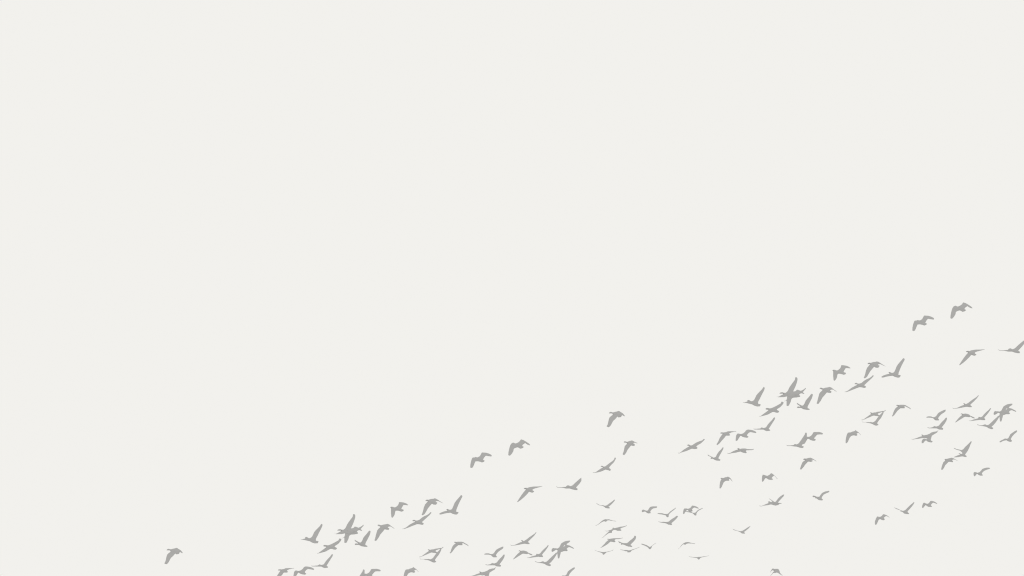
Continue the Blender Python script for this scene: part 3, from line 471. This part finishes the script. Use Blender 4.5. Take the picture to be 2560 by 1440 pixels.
     '1545.4,1352.4 1548.9,1354.1 1553.1,1356.3 1559.5,1357.9 1567.2,1357.7 1570.0,1355.9 1574.2,1352.0 1579.8,1347.8 1584.1,1343.9 1585.5,1341.5 1586.2,1339.0 1589.8,1339.9 1590.0,1345.0 1588.3,1348.9 1583.4,1354.5 1578.4,1359.4 1576.3,1361.9 1577.4,1363.8 1579.8,1364.5 1581.0,1366.2 1578.4,1367.7 1575.6,1366.7 1570.7,1366.4 1565.1,1364.3 1560.2,1361.9 1556.6,1361.0 1553.8,1362.0 1551.7,1360.5 1553.1,1357.8 1548.6,1357.7 1546.8,1355.5',
     ''),
    ('thin bow-shaped bird at the lower left of the bottom centre cluster', '',
     '1510.2,1380.9 1508.5,1386.8',
     '1486.9,1374.9 1489.1,1375.9 1493.4,1377.9 1499.0,1378.8 1503.9,1379.8 1508.1,1380.2 1512.3,1379.6 1515.9,1379.6 1520.1,1378.6 1525.0,1377.7 1529.2,1376.3 1533.4,1373.8 1534.0,1374.4 1530.6,1376.6 1525.7,1378.4 1520.8,1379.5 1515.9,1381.2 1513.4,1383.3 1510.9,1385.8 1507.4,1387.2 1506.4,1383.7 1503.2,1381.9 1498.3,1380.2 1492.7,1378.4 1487.7,1375.9',
     ''),
    ('thin bow-shaped bird directly beneath the largest raised-wing bird, bottom centre', '',
     '1572.8,1375.9 1572.1,1380.9',
     '1550.9,1373.1 1554.5,1374.2 1560.9,1374.9 1566.5,1375.1 1572.1,1375.9 1576.3,1375.1 1581.3,1373.5 1587.6,1371.7 1593.9,1369.3 1598.8,1367.4 1598.8,1368.1 1594.6,1370.0 1589.0,1372.3 1583.4,1374.5 1579.1,1376.3 1577.0,1379.1 1575.3,1380.7 1571.4,1381.0 1567.9,1380.5 1568.9,1379.6 1567.9,1378.2 1563.7,1378.0 1559.5,1376.3 1554.5,1375.4 1551.4,1374.2',
     ''),
    ('small V-shaped bird right of the largest raised-wing bird, bottom centre', '',
     '1626.3,1366.8 1624.5,1372.8',
     '1603.0,1359.6 1605.2,1359.1 1610.1,1360.6 1616.4,1362.6 1619.9,1364.7 1623.1,1367.1 1625.5,1367.1 1628.4,1365.4 1631.2,1362.9 1636.1,1359.4 1639.6,1357.3 1640.0,1357.8 1635.4,1360.8 1631.2,1364.0 1629.9,1365.7 1629.4,1368.2 1627.0,1372.1 1624.5,1373.3 1622.4,1372.1 1620.6,1369.3 1616.4,1366.4 1611.5,1364.0 1605.9,1361.9 1603.4,1360.8',
     ''),
    ('tiny thin arched bird alone right of the small V-shaped bird, bottom centre', '',
     '1719.8,1355.8 1712.2,1361.4',
     '1695.2,1372.2 1698.8,1369.3 1703.4,1362.8 1707.5,1359.1 1712.8,1356.0 1717.5,1355.2 1722.2,1355.4 1728.0,1357.2 1736.3,1358.7 1738.4,1359.5 1736.3,1359.9 1729.2,1358.7 1719.8,1358.5 1716.3,1359.5 1714.0,1361.4 1712.2,1362.0 1710.5,1360.8 1708.1,1360.7 1705.2,1362.8 1699.9,1368.7 1695.8,1372.9',
     ''),
    ('tiny flat bow-shaped bird, lowest wholly visible bird near the bottom edge', '',
     '1749.1,1392.7 1746.4,1398.9',
     '1721.6,1390.7 1726.9,1391.9 1733.9,1392.7 1743.3,1393.0 1746.8,1392.1 1752.7,1392.1 1758.5,1391.2 1764.4,1390.7 1772.0,1388.6 1772.0,1389.3 1766.7,1390.9 1762.0,1392.1 1755.0,1393.3 1750.9,1394.5 1749.1,1397.7 1746.2,1399.1 1743.9,1396.6 1742.1,1395.0 1736.3,1394.2 1726.9,1392.9 1722.8,1391.6',
     ''),
    ('bird cut by the bottom edge alone at right, both wings hanging like legs', '',
     '1933.1,1422.6 1937.8,1432.0',
     '1925.5,1430.8 1927.9,1425.5 1930.8,1421.4 1933.1,1421.2 1935.5,1422.2 1944.3,1422.0 1947.2,1423.8 1949.0,1427.9 1950.1,1432.0 1953.6,1436.1 1956.8,1439.0 1955.4,1439.0 1950.7,1436.1 1946.0,1433.1 1941.9,1431.0 1940.2,1432.2 1934.9,1432.3 1933.1,1432.5 1929.6,1436.6 1926.7,1439.6 1925.9,1439.2 1929.6,1434.9 1933.1,1429.6 1935.8,1428.4 1935.5,1427.3 1932.0,1425.9 1930.2,1425.5 1927.9,1428.2 1926.3,1430.8',
     ''),
]

# The left flock repeats the poses of the right one, lower and further left
SHIFT = (-1105.5, 342.3)
RIGHT, LEFT, MID = 'birds of the right flock', 'birds of the left flock', 'birds of the bottom centre cluster'

random.seed(5)
for n, (lab_r, lab_l, axis_s, out_s, alt_s) in enumerate(BIRDS):
    axis, outline = pts(axis_s), pts(out_s)
    cx = (axis[0][0] + axis[1][0]) / 2
    cy = (axis[0][1] + axis[1][1]) / 2
    dist = 225.0 + (cy - 750.0) * 0.14 + (n * 7 % 11 - 5) * 3.2
    me, M = bird_mesh(outline, axis, cx, cy, dist)
    o = bpy.data.objects.new('flying_bird', me)
    o.matrix_world = M
    coll.objects.link(o)
    grp = MID if 'bottom centre' in lab_r or (cx < 1800 and cy > 1230) else RIGHT
    tag(o, lab_r, grp)
    if lab_l:
        if alt_s:
            me2, _ = bird_mesh(pts(alt_s), axis, cx, cy, dist)
            c = bpy.data.objects.new('flying_bird', me2)
        else:
            c = o.copy()
        c.matrix_world = pose(cx + SHIFT[0], cy + SHIFT[1], dist)
        coll.objects.link(c)
        tag(c, lab_l, LEFT)
